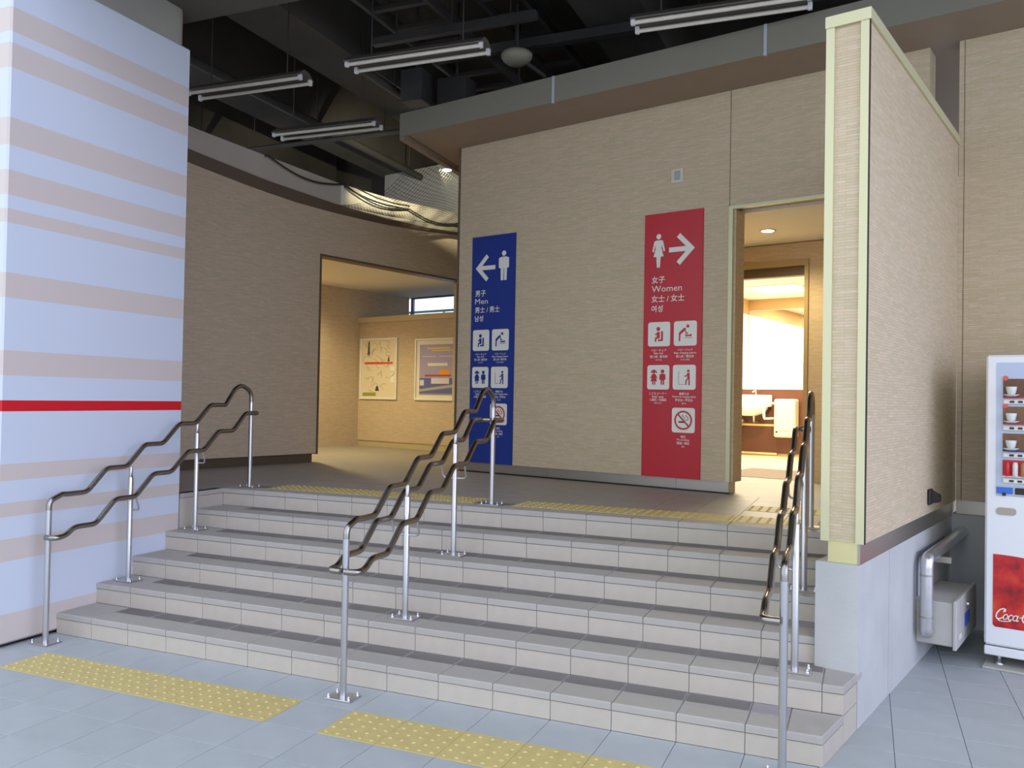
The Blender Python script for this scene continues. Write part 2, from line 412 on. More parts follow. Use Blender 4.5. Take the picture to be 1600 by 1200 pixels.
# wing wall on its concrete base
wb = MB().box(1.467, 1.667, -2.38, -1.790, 0, .765).box(1.467, 1.667, -1.784, -.001, 0, .765).box(1.475, 1.66, -1.79, -1.784, 0, .76)
struct('wall_base_wing', wb, M_conc, 'pale concrete plinth wall at the right end of the steps', frame='B')
ww = empty('wall_wing', (1.595,-2.38,.78), 'B', kind='structure', label='short beige stone-clad wall standing on the concrete plinth')
WO = (1.595,-2.38,.78)
MB().box(1.505, 1.688, -2.372, -.001, .87, 3.355).build('panel', M_side, ww, WO)
MB().box(1.49, 1.53, -2.386, -2.33, .868, 3.356).build('corner_trim', M_alu, ww, WO)
MB().box(1.652, 1.69, -2.386, -2.372, .868, 3.356).build('corner_trim', M_alu, ww, WO)
MB().box(1.6895, 1.694, -2.383, -2.366, .868, 3.356).build('joint', M_black, ww, WO)
MB().box(1.487, 1.70, -2.392, -.001, 3.356, 3.412).build('cap', M_alu, ww, WO)
MB().box(1.52, 1.655, -2.362, -.001, .766, .87).build('plinth', mat('plinth_reflection_tint', (228, 220, 165), .3, .6), ww, WO)  # yellow light reflected by the polished front is put into its colour
MB().box(1.655, 1.668, -2.362, -.001, .766, .87).build('plinth', M_plinth, ww, WO)

# canopy over the wall
cp = [(-3.15,-.65),(1.5,-.52),(7.5,-.40),(7.5,.6),(-3.52,.6)]
can = empty('canopy', (-3.15,-.65,ZT), 'B', kind='structure', label='flat canopy with olive-grey fascia over the sign wall')
CO = (-3.15,-.65,ZT)
MB().prism([(-3.15,-.63),(1.5,-.50),(7.5,-.38),(7.5,2.7),(-4.098,2.7)], ZT, ZT+.2).build('soffit', M_soffit, can, CO)
def fas(a0, a1, nm='fascia'):
    fb = lambda a: -.65+(a+3.15)*.028 if a < 1.5 else -.52+(a-1.5)*.02
    return MB().prism([(a0,fb(a0)),(a1,fb(a1)),(a1,fb(a1)+.018),(a0,fb(a0)+.018)], ZT-.004, ZT+.222).build(nm, M_fascia, can, CO)
ed = [-3.15, -1.352, .498, 2.4, 4.3, 6.2, 7.5]
for a0, a1 in zip(ed[:-1], ed[1:]): fas(a0+.002, a1-.002)
for a0 in ed[1:-1]:
    fb = -.65+(a0+3.15)*.028 if a0 < 1.5 else -.52+(a0-1.5)*.02
    MB().box(a0-.011, a0+.011, fb-.007, fb+.01, ZT-.01, ZT+.222).build('joint_strip', mat('joint_strip', (190, 196, 205), .4), can, CO)
MB().prism([(-3.15,-.63),(-3.10,-.63),(-4.048,2.7),(-4.098,2.7)], ZT-.03, ZT).build('edge_lip', M_soffit, can, CO)
MB().prism([(-3.07,-.60),(-3.055,-.60),(-4.003,2.7),(-4.018,2.7)], ZT-.006, ZT+.001).build('groove_shade_strip', M_brown, can, CO)  # brown strip stands in for the groove's shade; nothing is recessed
MB().prism([(-3.166,-.63),(-3.15,-.63),(-4.098,2.7),(-4.114,2.7)], ZT-.03, ZT+.222).build('fascia', M_fascia, can, CO)

# ================================================================== SIDE BLOCK, WOMEN'S RESTROOM
struct('wall_side', MB().box(-2.9, -2.7, .2, 6.0, LZ, ZT), M_side, 'stone-clad side of the restroom block beside the passage', frame='B')
wv = MB().box(-.95, -.85, .2, 1.67, LZ, 3.1)                       # left wall of the lobby
wv.box(.127, 1.65, 1.67, 1.82, LZ, 3.1).box(-.95, .127, 1.67, 1.82, 2.93, 3.1)
struct('wall_lobby', wv, M_side, 'stone-clad back wall of the women\'s lobby around the inner doorway', frame='B')
struct('wall_lobby_right', MB().box(1.50, 1.65, .001, 1.67, LZ, 3.1), M_side, 'right wall of the women\'s lobby', frame='B')
struct('ceiling_lobby', MB().box(-.95, 1.65, .201, 1.82, 3.108, 3.2), M_plast, 'cream ceiling board of the women\'s lobby', frame='B')
fr = MB().box(.092, .130, 1.65, 1.83, LZ, 2.935).box(-.85, .092, 1.65, 1.83, 2.875, 2.935)
struct('trim_2', fr, mat('door_frame_tan', (176, 154, 112), .5), 'metal frame of the inner doorway', frame='B')
struct('trim_3', MB().box(-.85, .092, 1.70, 1.80, 2.785, 2.875), M_brown, 'brown sliding-door rail above the inner doorway', frame='B')
struct('floor_threshold', MB().box(-.85, .092, 1.68, 2.84, LZ, LZ+.004), mat('threshold', (104, 82, 62), .6, var=.04), 'darker brown floor strip inside the inner doorway', frame='B')  # strip coloured a darker brown than the floor beyond
struct('floor_women', MB().box(-2.0, .8, 2.84, 5.6, LZ, LZ+.003), mat('women_floor', (214, 198, 160), .4, var=.04), 'pale floor of the women\'s restroom', frame='B')
struct('ceiling_women', MB().box(-2.1, .9, 1.82, 5.7, 3.06, 3.2), M_plast, 'white ceiling of the women\'s restroom', frame='B')
wr = empty('wall_women', (-.6,5.6,LZ), 'B', kind='structure', label='white walls of the women\'s restroom with a tan frieze')
RO = (-.6,5.6,LZ)
MB().box(-2.1, -2.0, 1.82, 5.7, LZ, 2.84).build('wall_panel', M_wallint, wr, RO)
MB().box(-2.0, .8, 5.6, 5.7, LZ, 2.9).build('wall_panel', M_wallint, wr, RO)
MB().box(.8, .9, 1.82, 5.7, LZ, 3.06).build('wall_panel', M_wallint, wr, RO)
M_friez = mat('frieze_tan', (196, 158, 104), .6)
MB().box(-2.1, -1.998, 1.82, 5.7, 2.84, 3.06).build('frieze', M_friez, wr, RO)
MB().box(-2.0, .8, 5.598, 5.7, 2.9, 3.06).build('frieze', M_friez, wr, RO)

# ================================================================== LEFT WALL, MEN'S LOBBY
LW = -4.644
def interp(tb, x):
    for (x0, z0), (x1, z1) in zip(tb[:-1], tb[1:]):
        if x <= x1: return z0+(z1-z0)*(x-x0)/(x1-x0)
    return tb[-1][1]
t_wall = [(-3.6,3.98),(-1.98,3.743),(-1.308,3.663),(-.696,3.613),(-.121,3.599),(.572,3.606),(1.218,3.639),(1.93,3.699),(3.2,3.83)]
t_band = [(-3.6,4.11),(-1.98,3.868),(-1.108,3.765),(-.193,3.702),(.699,3.682),(1.29,3.695),(1.938,3.73),(3.2,3.86)]
t_para = [(-3.6,4.30),(-1.98,4.096),(-1.116,4.027),(-.066,3.949),(.691,3.943),(1.93,3.991),(3.2,4.08)]
bs = [-3.6+.17*i for i in range(41)]
def ribbon(lo, hi, a0, a1, b0=-3.6, b1=3.2):
    m = MB(); bb = [b for b in bs if b0 < b < b1]; bb = [b0]+bb+[b1]
    lo_ = lo if callable(lo) else (lambda b: interp(lo, b)); hi_ = hi if callable(hi) else (lambda b: interp(hi, b))
    v = []; F = []
    for b in bb: v += [(a0,b,lo_(b)),(a1,b,lo_(b)),(a1,b,hi_(b)),(a0,b,hi_(b))]
    n = len(bb)
    for i in range(n-1):
        for k in range(4): F.append((4*i+k, 4*i+(k+1)%4, 4*i+4+(k+1)%4, 4*i+4+k))
    F += [(0,1,2,3), tuple(4*(n-1)+k for k in (3,2,1,0))]
    return m.add(v, F)
wl = empty('wall_left', (LW,-.36,LZ), 'B', kind='structure', label='beige stone-clad wall behind the pillar with the men\'s entrance')
LO = (LW,-.36,LZ)
ribbon(lambda b: ZB, t_wall, LW-.15, LW, -3.6, -.36).build('panel', M_side, wl, LO)
ribbon(lambda b: 3.107, t_wall, LW-.15, LW, -.36, 2.1).build('panel', M_side, wl, LO)
ribbon(lambda b: ZB, t_wall, LW-.15, LW, 2.1, 3.2).build('panel', M_side, wl, LO)
ribbon(t_wall, t_band, LW-.15, LW+.02).build('band', M_brown, wl, LO)
ribbon(t_band, t_para, LW-.15, LW).build('parapet', M_para, wl, LO)
MB().box(LW-.12, LW-.03, -3.6, -.39, LZ, ZB).build('plinth', mat('plinth_brown', (92, 80, 62), .5), wl, LO)
struct('trim_4', MB().box(LW-.155, LW+.006, -.36, -.335, ZB-.01, 3.107).box(LW-.155, LW+.006, -.335, 2.1, 3.085, 3.107), M_brown, 'dark edging round the men\'s entrance', frame='B')
struct('wall_men_left', MB().box(-6.85, -6.7, -1.6, 3.2, LZ, 3.107), M_side, 'left wall of the men\'s lobby', frame='B')
struct('wall_men_front', MB().box(-6.7, LW-.15, -1.6, -1.45, LZ, 3.107), M_side, 'near wall of the men\'s lobby', frame='B')
struct('ceiling_men', MB().box(-6.85, LW-.151, -1.6, 3.35, 3.108, 3.2), M_plast, 'cream ceiling board of the men\'s lobby', frame='B')
wp = empty('wall_posters', (-5.5,2.15,LZ), 'B', kind='structure', label='half-height warm wall carrying two posters')
PO = (-5.5,2.15,LZ)
MB().box(-6.7, -2.9, 2.15, 2.27, ZB-.01, 2.612).build('panel', M_side, wp, PO)
MB().box(-6.7, -2.9, 2.11, 2.31, 2.612, 2.69).build('cap', mat('ledge_tan', (206, 190, 152), .5), wp, PO)
for a0, a1 in ((-6.698, -6.2), (-6.197, -5.35), (-5.347, -4.5), (-4.497, -2.9)): MB().box(a0, a1, 2.165, 2.26, LZ, ZB-.01).build('plinth', mat('plinth_cream', (206, 194, 156), .4, .3), wp, PO)
struct('wall_men_back', MB().box(-6.85, -2.9, 3.2, 3.35, LZ, 2.52).box(-4.4, -2.9, 3.2, 3.35, 2.52, 3.107), M_side, 'back wall of the men\'s lobby under the window', frame='B')
win = empty('window_1', (-5.6,3.25,2.7), 'B', kind='structure', label='bright strip window above the half-height wall')
NO = (-5.6,3.25,2.7)
MB().box(-6.70, -4.4, 3.24, 3.30, 2.52, 2.54).box(-6.70, -4.4, 3.24, 3.30, 3.09, 3.107).box(-6.70, -6.672, 3.24, 3.30, 2.54, 3.09).build('window_frame', mat('frame_grey', (70, 86, 120), .5), win, NO)
MB().box(-6.67, -4.41, 3.268, 3.272, 2.54, 3.09).build('pane', mat('window_glass', (235, 244, 255), .03, trans=1.), win, NO)

# ================================================================== CEILING AND BEAMS, SHADE PUT INTO THE COLOUR
struct('ceiling', MB().box(-10, 9, -1.4, 12, 5.75, 5.95), M_concd, 'dark concrete slab under the viaduct, shade put into its colour')
for n_, (x0, x1, z0) in enumerate(((-4.6,-4.0,5.0), (-2.75,-2.15,5.0), (-1.1,-.5,5.0), (1.9,2.5,5.05), (3.9,4.5,5.05), (5.9,6.5,5.05))):
    struct('ceiling_beam', MB().box(x0, x1, -.85, 8.2, z0, 5.751), M_concd, ['dark beam far left over the men\'s lobby', 'dark beam left of the pillar head', 'dark beam running past the pillar head', 'dark beam above the blue sign', 'dark beam above the women\'s entrance', 'dark beam over the drinks machine'][n_])
struct('ceiling_crossbeam', MB().box(-1.9, 8.5, -.55, 1.12, 4.355, 5.749), M_concd, 'dark concrete pier beam resting on the striped pillar')
struct('wall_back', MB().box(-10, 9, 8.6, 9.0, 3.35, 5.751), M_concd, 'dark girder far behind the restroom block')
struct('wall_back_left', MB().box(-9.0, -8.7, -2, 8.6, 0, 5.751), M_concd, 'dark wall far left behind the pillar')
struct('wall_girder', MB().prism([(-6.85,2.75),(-2.95,2.75),(-2.95,3.1),(-6.85,3.1)], 3.21, 5.0), mat('girder_grey', (166, 164, 162), .8, var=.06), 'pale girder behind the bird net', frame='B')

# ================================================================== HANDRAILS
RZ = [.885, 1.025, 1.165, 1.30, 1.435]
def wave(dz, x, y_first, tail):
    pts = []
    for k, z in enumerate(RZ):
        yk = k*T*1.055
        pts += [(x, yk-.075 if k else y_first, z+dz), (x, yk+.085, z+dz)]
        if k < 4: pts[-1] = (x, yk+.085, z+dz)
    return pts+tail
POSTS = [(-.18, 0), (.43, 2*H), (1.03, 4*H), (1.615, LZ)]
def handrail(x, sides, label):
    root = empty('handrail', (x, -.18, 0), label=label, cat='handrail', group='wavy stainless handrails on the steps'); R0 = (x, -.18, 0)
    # posts
    for n_, (y, z) in enumerate(POSTS):
        m = MB()
        if n_ in (0, 3):
            m.tube([(x, y, z+.006), (x, y, .80 if n_ == 0 else 1.46)], .0172, 14)
        else:
            top = RZ[1] if n_ == 1 else RZ[3]
            m.lathe([(.0172,.006),(.0172,top-.075-z),(.0150,top-.07-z),(.0115,top-.068-z),(.0115,top-z-.005)], x, y, z, 14)
        post = m.build('post', M_steel, root, R0)
        pl = MB().cbox(x-.075, x+.075, y-.055, y+.055, z+.0005, z+.009, .002).build('base_plate', M_steel, root, R0)
        for sx in (-1, 1):
            for sy in (-1, 1):
                MB().lathe([(.009,.009),(.009,.017),(.006,.018),(.006,.026),(.003,.029)], x+sx*.06, y+sy*.04, z, 8).build('bolt', M_steel, pl, R0)
    # top rail: out of the first post, over five waves, down into the last post
    p = [(x,-.18,.79),(x,-.178,.855),(x,-.09,.888)]+wave(0, x, -.05, [(x,1.425,1.565),(x,1.50,1.592),(x,1.612,1.54),(x,1.615,1.44)])
    p = fillet(p[:3], .06, 5)[:-1]+fillet(p[2:-4], .030, 4)[:-1]+fillet(p[-5:], .05, 5)
    MB().tube(p, .0168, 12).build('top_rail', M_rail, root, R0)
    # lower rail(s)
    for s in sides:
        xo = x+s*.083
        p = [(x+s*.012,-.205,.640),(xo,-.205,.640),(xo,-.13,.645)]+wave(-.195, xo, -.07, [(xo,1.45,1.372),(xo,1.60,1.372),(x+s*.012,1.60,1.372)])
        MB().tube(fillet(p, .032, 4), .0168, 12).build('lower_rail', M_rail, root, R0)
        for n_, y, z in ((1, .43, RZ[1]-.195), (3, 1.03, RZ[3]-.195)):
            yb = y
            pb = fillet([(x+s*.01, yb, z-.095), (xo, yb, z-.095), (xo, yb-.03, z-.012)], .03, 5)
            MB().tube(pb, .0062, 8).build('bracket', M_steel, root, R0)
    return root
handrail(-.17, (1,), 'wavy metal handrail beside the striped pillar')
handrail(1.955, (-1, 1), 'wavy metal handrail up the middle of the steps with double lower rails')
handrail(4.07, (-1,), 'wavy metal handrail at the right end of the steps by the concrete wall')

# ================================================================== SIGNS
def poly_obj(polys, y0, y1, name, m, parent, org):
    mb = MB()
    for i, p in enumerate(polys): mb.wallpoly(p, 'y', y0-i*2.5e-5, y1)
    return mb.build(name, m, parent, org)
def disc(cx, cz, r, n=22): return [(cx+r*math.cos(2*math.pi*k/n), cz+r*math.sin(2*math.pi*k/n)) for k in range(n)]
def rrect(x0, x1, z0, z1, r, n=5):
    out = []
    for cx, cz, a0 in ((x1-r,z0+r,-90),(x1-r,z1-r,0),(x0+r,z1-r,90),(x0+r,z0+r,180)):
        for t in range(n+1):
            a = math.radians(a0+90*t/n); out.append((cx+r*math.cos(a), cz+r*math.sin(a)))
    return out
def seg(x0, z0, x1, z1, w):
    dx, dz = x1-x0, z1-z0; l = math.hypot(dx, dz); nx, nz = -dz/l*w/2, dx/l*w/2
    return [(x0+nx,z0+nz),(x1+nx,z1+nz),(x1-nx,z1-nz),(x0-nx,z0-nz)][::-1]
def stroke(pts, w, caps=True):
    out = [seg(a[0],a[1],b[0],b[1],w) for a, b in zip(pts[:-1], pts[1:])]
    if caps: out += [disc(p[0], p[1], w/2, 10) for p in pts]
    return out
def ring(cx, cz, r, w, n=30):
    out = []
    for k in range(n):
        a, b = 2*math.pi*k/n, 2*math.pi*(k+1)/n
        out.append([(cx+(r-w/2)*math.cos(a),cz+(r-w/2)*math.sin(a)),(cx+(r+w/2)*math.cos(a),cz+(r+w/2)*math.sin(a)),(cx+(r+w/2)*math.cos(b),cz+(r+w/2)*math.sin(b)),(cx+(r-w/2)*math.cos(b),cz+(r-w/2)*math.sin(b))])
    return out
def lettering(body, x, z, hgt, parent, org, m, yf, width=None, center=False, name='lettering', bold=.010):
    """upright lettering facing the front (-y): baseline-left at (x, z) of the frame"""
    cu = D.curves.new('lettering', 'FONT'); cu.body = body; cu.size = 1; cu.extrude = 0; cu.resolution_u = 2; cu.offset = bold
    o = D.objects.new('lettering', cu); COL.objects.link(o)
    dg = bpy.context.evaluated_depsgraph_get(); dg.update()
    me = D.meshes.new_from_object(o.evaluated_get(dg)); D.objects.remove(o, do_unlink=True); D.curves.remove(cu)
    xs = [v.co.x for v in me.vertices]; zs = [v.co.y for v in me.vertices]
    if not xs: return None
    s = hgt/(max(zs)-min(zs)); sx = s if width is None else width/(max(xs)-min(xs))
    x0 = min(xs); zb = min(zs); cxo = -(max(xs)-x0)*sx/2 if center else 0
    for v in me.vertices:
        vx, vz = v.co.x, v.co.y
        v.co = (x+cxo+(vx-x0)*sx-org[0], yf-org[1], z+(vz-zb)*s-org[2])
    me.materials.clear(); me.materials.append(m); me.name = name
    ob = D.objects.new(name, me); COL.objects.link(ob); ob.parent = parent; return ob

def pict_chair(x, z):    # seated child in a baby seat (unit 0.21 tile)
    return [disc(x+.098,z+.150,.018)]+[[(x+.085,z+.125),(x+.085,z+.068),(x+.113,z+.068),(x+.113,z+.125)]]+stroke([(x+.09,z+.112),(x+.072,z+.102)],.011)+stroke([(x+.092,z+.074),(x+.076,z+.074),(x+.072,z+.045)],.014)+[[(x+.125,z+.13),(x+.125,z+.045),(x+.143,z+.045),(x+.143,z+.13)]]+[[(x+.095,z+.06),(x+.095,z+.045),(x+.128,z+.045),(x+.128,z+.06)]]
def pict_change(x, z):   # adult bending over a baby
    return [disc(x+.128,z+.165,.014)]+stroke([(x+.053,z+.045),(x+.055,z+.105)],.014)+stroke([(x+.056,z+.105),(x+.10,z+.142)],.022)+stroke([(x+.10,z+.140),(x+.112,z+.112),(x+.128,z+.102)],.009)+stroke([(x+.112,z+.085),(x+.142,z+.085)],.013)+[disc(x+.155,z+.088,.010)]+stroke([(x+.116,z+.088),(x+.110,z+.102)],.007)+stroke([(x+.10,z+.068),(x+.172,z+.068)],.004,False)
def pict_kids(x, z):     # girl and boy
    g = [disc(x+.064,z+.155,.017)]+[[(x+.054,z+.135),(x+.034,z+.07),(x+.094,z+.07),(x+.074,z+.135)][::-1]]+stroke([(x+.055,z+.068),(x+.055,z+.045)],.011)+stroke([(x+.073,z+.068),(x+.073,z+.045)],.011)+stroke([(x+.046,z+.158),(x+.038,z+.145)],.010)+stroke([(x+.082,z+.158),(x+.090,z+.145)],.010)+stroke([(x+.052,z+.13),(x+.036,z+.10)],.009)+stroke([(x+.076,z+.13),(x+.092,z+.10)],.009)
    b = [disc(x+.146,z+.155,.017)]+[rrect(x+.126,x+.166,z+.078,z+.135,.008)]+stroke([(x+.136,z+.08),(x+.136,z+.046)],.013)+stroke([(x+.156,z+.08),(x+.156,z+.046)],.013)+stroke([(x+.124,z+.128),(x+.121,z+.088)],.009)+stroke([(x+.168,z+.128),(x+.171,z+.088)],.009)
    return g+b
def pict_platform(x, z): # person lifting a leg on to a fold-down board
    return [disc(x+.142,z+.158,.012)]+[[(x+.132,z+.142),(x+.134,z+.088),(x+.156,z+.088),(x+.154,z+.142)]]+stroke([(x+.136,z+.135),(x+.122,z+.112),(x+.108,z+.116)],.008)+stroke([(x+.15,z+.09),(x+.151,z+.042)],.012)+stroke([(x+.138,z+.09),(x+.122,z+.075),(x+.122,z+.046)],.011)+stroke([(x+.054,z+.155),(x+.054,z+.045),(x+.124,z+.045)],.003,False)
def man(cx, z0):
    s = []
    s.append(disc(cx,z0+.266,.026))
    s.append(rrect(cx-.052,cx+.052,z0+.12,z0+.232,.026))
    s += [rrect(cx-.063,cx-.040,z0+.120,z0+.225,.011), rrect(cx+.040,cx+.063,z0+.120,z0+.225,.011)]
    s += [[(cx-.036,z0+.0),(cx-.005,z0+.0),(cx-.003,z0+.14),(cx-.040,z0+.14)], [(cx+.005,z0+.0),(cx+.036,z0+.0),(cx+.040,z0+.14),(cx+.003,z0+.14)]]
    return s
def woman(cx, z0):
    s = [disc(cx,z0+.268,.023)]
    s.append([(cx-.026,z0+.236),(cx-.034,z0+.225),(cx-.028,z0+.165),(cx-.048,z0+.094),(cx+.048,z0+.094),(cx+.028,z0+.165),(cx+.034,z0+.225),(cx+.026,z0+.236)][::-1])
    s += stroke([(cx-.034,z0+.224),(cx-.052,z0+.145)],.016)+stroke([(cx+.034,z0+.224),(cx+.052,z0+.145)],.016)
    s += [[(cx-.021,z0+.098),(cx-.014,z0),(cx-.001,z0),(cx-.0008,z0+.098)][::-1], [(cx+.0008,z0+.098),(cx+.001,z0),(cx+.014,z0),(cx+.021,z0+.098)][::-1]]
    return s
def chevron(x, z, s):
    return [[(x, z), (x+s*.060, z), (x+s*.166, z+.105), (x+s*.136, z+.136)], [(x, z), (x+s*.136, z-.136), (x+s*.166, z-.105), (x+s*.060, z)]]
def sign(a0, colour, label, words, is_man):
    z0 = .876; org = (a0, -.002, z0); W = .545
    root = empty('restroom_sign', org, 'B', label=label, cat='sign', group='tall restroom direction signs')
    MB().box(a0, a0+W, -.014, -.001, z0, 3.145).build('sign_board', colour, root, org)
    yf, yb = -.0152, -.0138
    if is_man:
        poly_obj(man(a0+.407, 2.688), yf, yb, 'figure', M_print, root, org)
        ar = [seg(a0+.30,2.826,a0+.095,2.826,.042)]+chevron(a0+.050, 2.826, 1)
    else:
        poly_obj(woman(a0+.136, 2.677), yf, yb, 'figure', M_print, root, org)
        ar = [seg(a0+.235,2.820,a0+.43,2.820,.042)]+chevron(a0+.473, 2.820, -1)
    poly_obj(ar, yf-.0004, yb, 'arrow', M_print, root, org)
    tx = a0+(.05 if is_man else .075)
    for body, z, h, w_ in ((words[0],2.541,.062,None),(words[1],2.466,.054,.162 if is_man else .285),(words[2],2.376,.062,None),(words[3],2.291,.060,None)):
        lettering(body, tx, z, h, root, org, M_print, yf, width=w_, bold=.012 if w_ is None else .0)
    caps = [('ベビーチェア','Baby chair','婴儿椅 / 嬰兒椅','유아 의자'), ('ベビーベッド','Baby changing station','婴儿床 / 嬰兒床','기저귀 교환대'),
            ('こどもコーナー','Kids\' area','儿童区 / 兒童區','어린이 코너'), ('着替え台','Platform for changing clothes','更衣台 / 更衣台','탈의대'), ('禁煙','No smoking','禁烟 / 禁煙','금연')]
    fns = [pict_chair, pict_change, pict_kids, pict_platform, None]
    off = -.018 if is_man else 0
    for n_, (px, pz) in enumerate(((.047,1.996),(.292,1.996),(.045,1.625),(.288,1.625),(.285,1.262))):
        x = a0+px+off
        t = poly_obj([rrect(x, x+.21, pz, pz+.21, .022)], yf, yb, 'pictogram_tile', M_print, root, org)
        if fns[n_]: poly_obj(fns[n_](x, pz), yf-.0012, yf-.0002, 'pictogram', colour, t, org)
        else:
            poly_obj([seg(x+.062,pz+.090,x+.125,pz+.090,.013)]+stroke([(x+.125,pz+.105),(x+.15,pz+.112),(x+.148,pz+.13),(x+.128,pz+.14),(x+.133,pz+.152)],.005)+stroke([(x+.10,pz+.152),(x+.098,pz+.14),(x+.115,pz+.128),(x+.118,pz+.115)],.005), yf-.0012, yf-.0002, 'cigarette', M_black, t, org)
            poly_obj(ring(x+.105,pz+.105,.074,.014)+[seg(x+.055,pz+.155,x+.155,pz+.055,.013)], yf-.002, yf-.0012, 'prohibition_ring', M_red, t, org)
        for (body, dz, h) in zip(caps[n_], (-.045,-.072,-.100,-.124), (.022,.021,.023,.014)):
            wmax = {1: {1: .20, 3: .215}}.get(1).get(n_) if body == caps[n_][1] else None
            lettering(body, x+.105, pz+dz, h, root, org, M_print, yf, width=wmax, center=True, name='caption')
sign(-2.715, M_blue, 'tall blue sign with a white man and an arrow pointing left', ('男子','Men','男士 / 男士','남성'), True)
sign(-.758, M_red, 'tall red sign with a white woman and an arrow pointing right', ('女子','Women','女士 / 女士','여성'), False)

# small wall plate high on the wall
pw = empty('wall_plate', (-.459,-.001,3.40), 'B', label='small pale wall plate above the red sign', cat='wall plate'); org = (-.459,-.001,3.40)
MB().cbox(-.515, -.403, -.014, -.0005, 3.39, 3.515, .004).build('plate', M_off, pw, org)
MB().cbox(-.482, -.43, -.022, -.014, 3.415, 3.49, .003).build('button', mat('plate_grey', (170, 172, 172), .5), pw, org)

# ================================================================== FLUORESCENT FIXTURES
def fixture(cx, cy, cz, label, ang=1.8):
    L2 = .625
    root = empty('fluorescent_fixture', (cx, cy, cz), label=label, cat='ceiling light', group='unlit twin-tube fixtures under the slab'); root.rotation_euler = (0, 0, math.radians(ang))
    b = MB(); pr = [(-.115,.028),(-.108,.02),(-.03,.052),(.03,.052),(.108,.02),(.115,.028),(.035,.088),(-.035,.088)]
    n = len(pr); v = [(-L2,y,z) for y,z in pr]+[(L2,y,z) for y,z in pr]
    b.add(v, [(i,(i+1)%n,n+(i+1)%n,n+i) for i in range(n)]+[list(range(n))[::-1], list(range(n,2*n))])
    b.build('reflector', mat('reflector_shaded', (96, 92, 86), .6), root)  # enamel darkened so its colour carries the shade on the reflector
    for s in (-1, 1):
        MB().tube([(-.595,s*.075,.006),(.595,s*.075,.006)], .0155, 12).build('tube', M_tube, root)
        for e in (-1, 1): MB().cbox(e*.61-.016, e*.61+.016, s*.075-.017, s*.075+.017, -.014, .038, .004).build('socket', M_white, root)
        MB().tube([(s*.42,0,.086),(s*.42,0,5.752-cz)], .006, 8).build('hanger', M_dark, root)
    return root
fixture(-.83, 2.26, 4.29, 'unlit fluorescent fixture right behind the pillar head')
fixture(-.89, 3.55, 4.29, 'farthest unlit fluorescent fixture, above the men\'s entrance')
fixture(.94, 2.20, 4.29, 'unlit fluorescent fixture left of the round dome')
fixture(3.375, 2.27, 4.29, 'nearest unlit fluorescent fixture, above the red sign')

# dome hanging on conduit
M_dome = mat('dome_cream', (176, 168, 146), .5)
sp = empty('ceiling_dome', (1.30,3.47,4.74), label='round cream dome hanging on a conduit under the slab', cat='speaker'); org = (1.30,3.47,4.74)
MB().lathe([(.03,-.075),(.09,-.068),(.128,-.04),(.148,-.005),(.148,.02),(.13,.04),(.05,.05)], 1.30, 3.47, 4.75, 24).build('dome', M_dome, sp, org)
MB().tube([(1.30,3.47,4.79),(1.30,3.47,5.752)], .018, 10).build('stem', M_dark, sp, org)
MB().tube([(1.38,3.52,4.70),(1.52,3.66,4.60)], .022, 8).build('arm', M_dark, sp, org)

# cable trays, conduits under the slab
def ladder(x0, x1, y0, y1, z, label):
    org = ((x0+x1)/2, y0, z)
    r = empty('cable_tray', org, label=label, cat='cable tray', group='cable trays under the slab')
    for x in (x0, x1): MB().box(x-.02, x+.02, y0, y1, z, z+.09).build('side_rail', M_dark, r, org)
    n = int((y1-y0)/.42)
    for i in range(n): MB().box(x0, x1, y0+.2+i*.42, y0+.26+i*.42, z+.01, z+.05).build('rung', M_dark, r, org)
    for y in (y0+.5, (y0+y1)/2, y1-.5):
        for x in (x0, x1): MB().tube([(x,y,z+.08),(x,y,5.752)], .008, 6).build('hanger', M_dark, r, org)
ladder(.12, .72, -.8, 7, 5.05, 'dark cable tray above the middle fixture')
ladder(1.02, 1.42, -.8, 7, 5.2, 'narrow dark cable tray over the cream dome')
def bar(p0, p1, r, label, square=False):
    m = MB()
    if square: m.box(min(p0[0],p1[0]), max(p0[0],p1[0]), p0[1]-r, p0[1]+r, p0[2]-r, p0[2]+r)
    else: m.tube([p0, p1], r, 10)
    hx = MB(); root = empty('conduit', p0, label=label, cat='pipe', group='dark conduits under the slab')
    m.build('pipe', M_dark, root, p0)
    P0, P1 = Vector(p0), Vector(p1)
    for t in (.15, .5, .85):
        q = P0.lerp(P1, t); MB().tube([(q.x,q.y,q.z),(q.x,q.y,5.752)], .007, 6).build('hanger', M_dark, root, p0)
bar((.05,2.95,4.86), (1.7,2.95,4.86), .035, 'dark strut crossing above the middle fixture', True)
bar((.4,3.75,4.98), (5.5,3.75,4.98), .045, 'dark pipe crossing behind the cream dome', True)
bar((-.35,3.3,4.82), (-.35,8.0,4.82), .045, 'dark pipe along the right of the nearest beam')
bar((-1.9,1.5,4.86), (-1.9,8.0,4.86), .05, 'dark pipe along the beam past the pillar head')
bar((-3.4,4.9,4.70), (-.6,4.9,4.70), .03, 'dark pipe crossing above the farthest fixture')
for n_, (x, y, w, h) in enumerate(((.30,4.2,.34,.30),(.85,4.6,.28,.26),(-.05,3.95,.25,.34))):
    o = empty('junction_box', (x,y,4.7), label=['dark junction box hung left above the blue sign', 'dark junction box hung highest above the blue sign', 'small dark junction box near the farthest fixture'][n_], cat='junction box', group='dark boxes under the slab')
    MB().cbox(x-w/2, x+w/2, y-.12, y+.12, 4.62, 4.62+h, .008).build('housing', mat('box_dark', (74, 72, 72), .6, var=.1), o, (x,y,4.7))
    MB().tube([(x,y,4.62+h-.01),(x,y,5.752)], .014, 8).build('hanger', M_dark, o, (x,y,4.7))

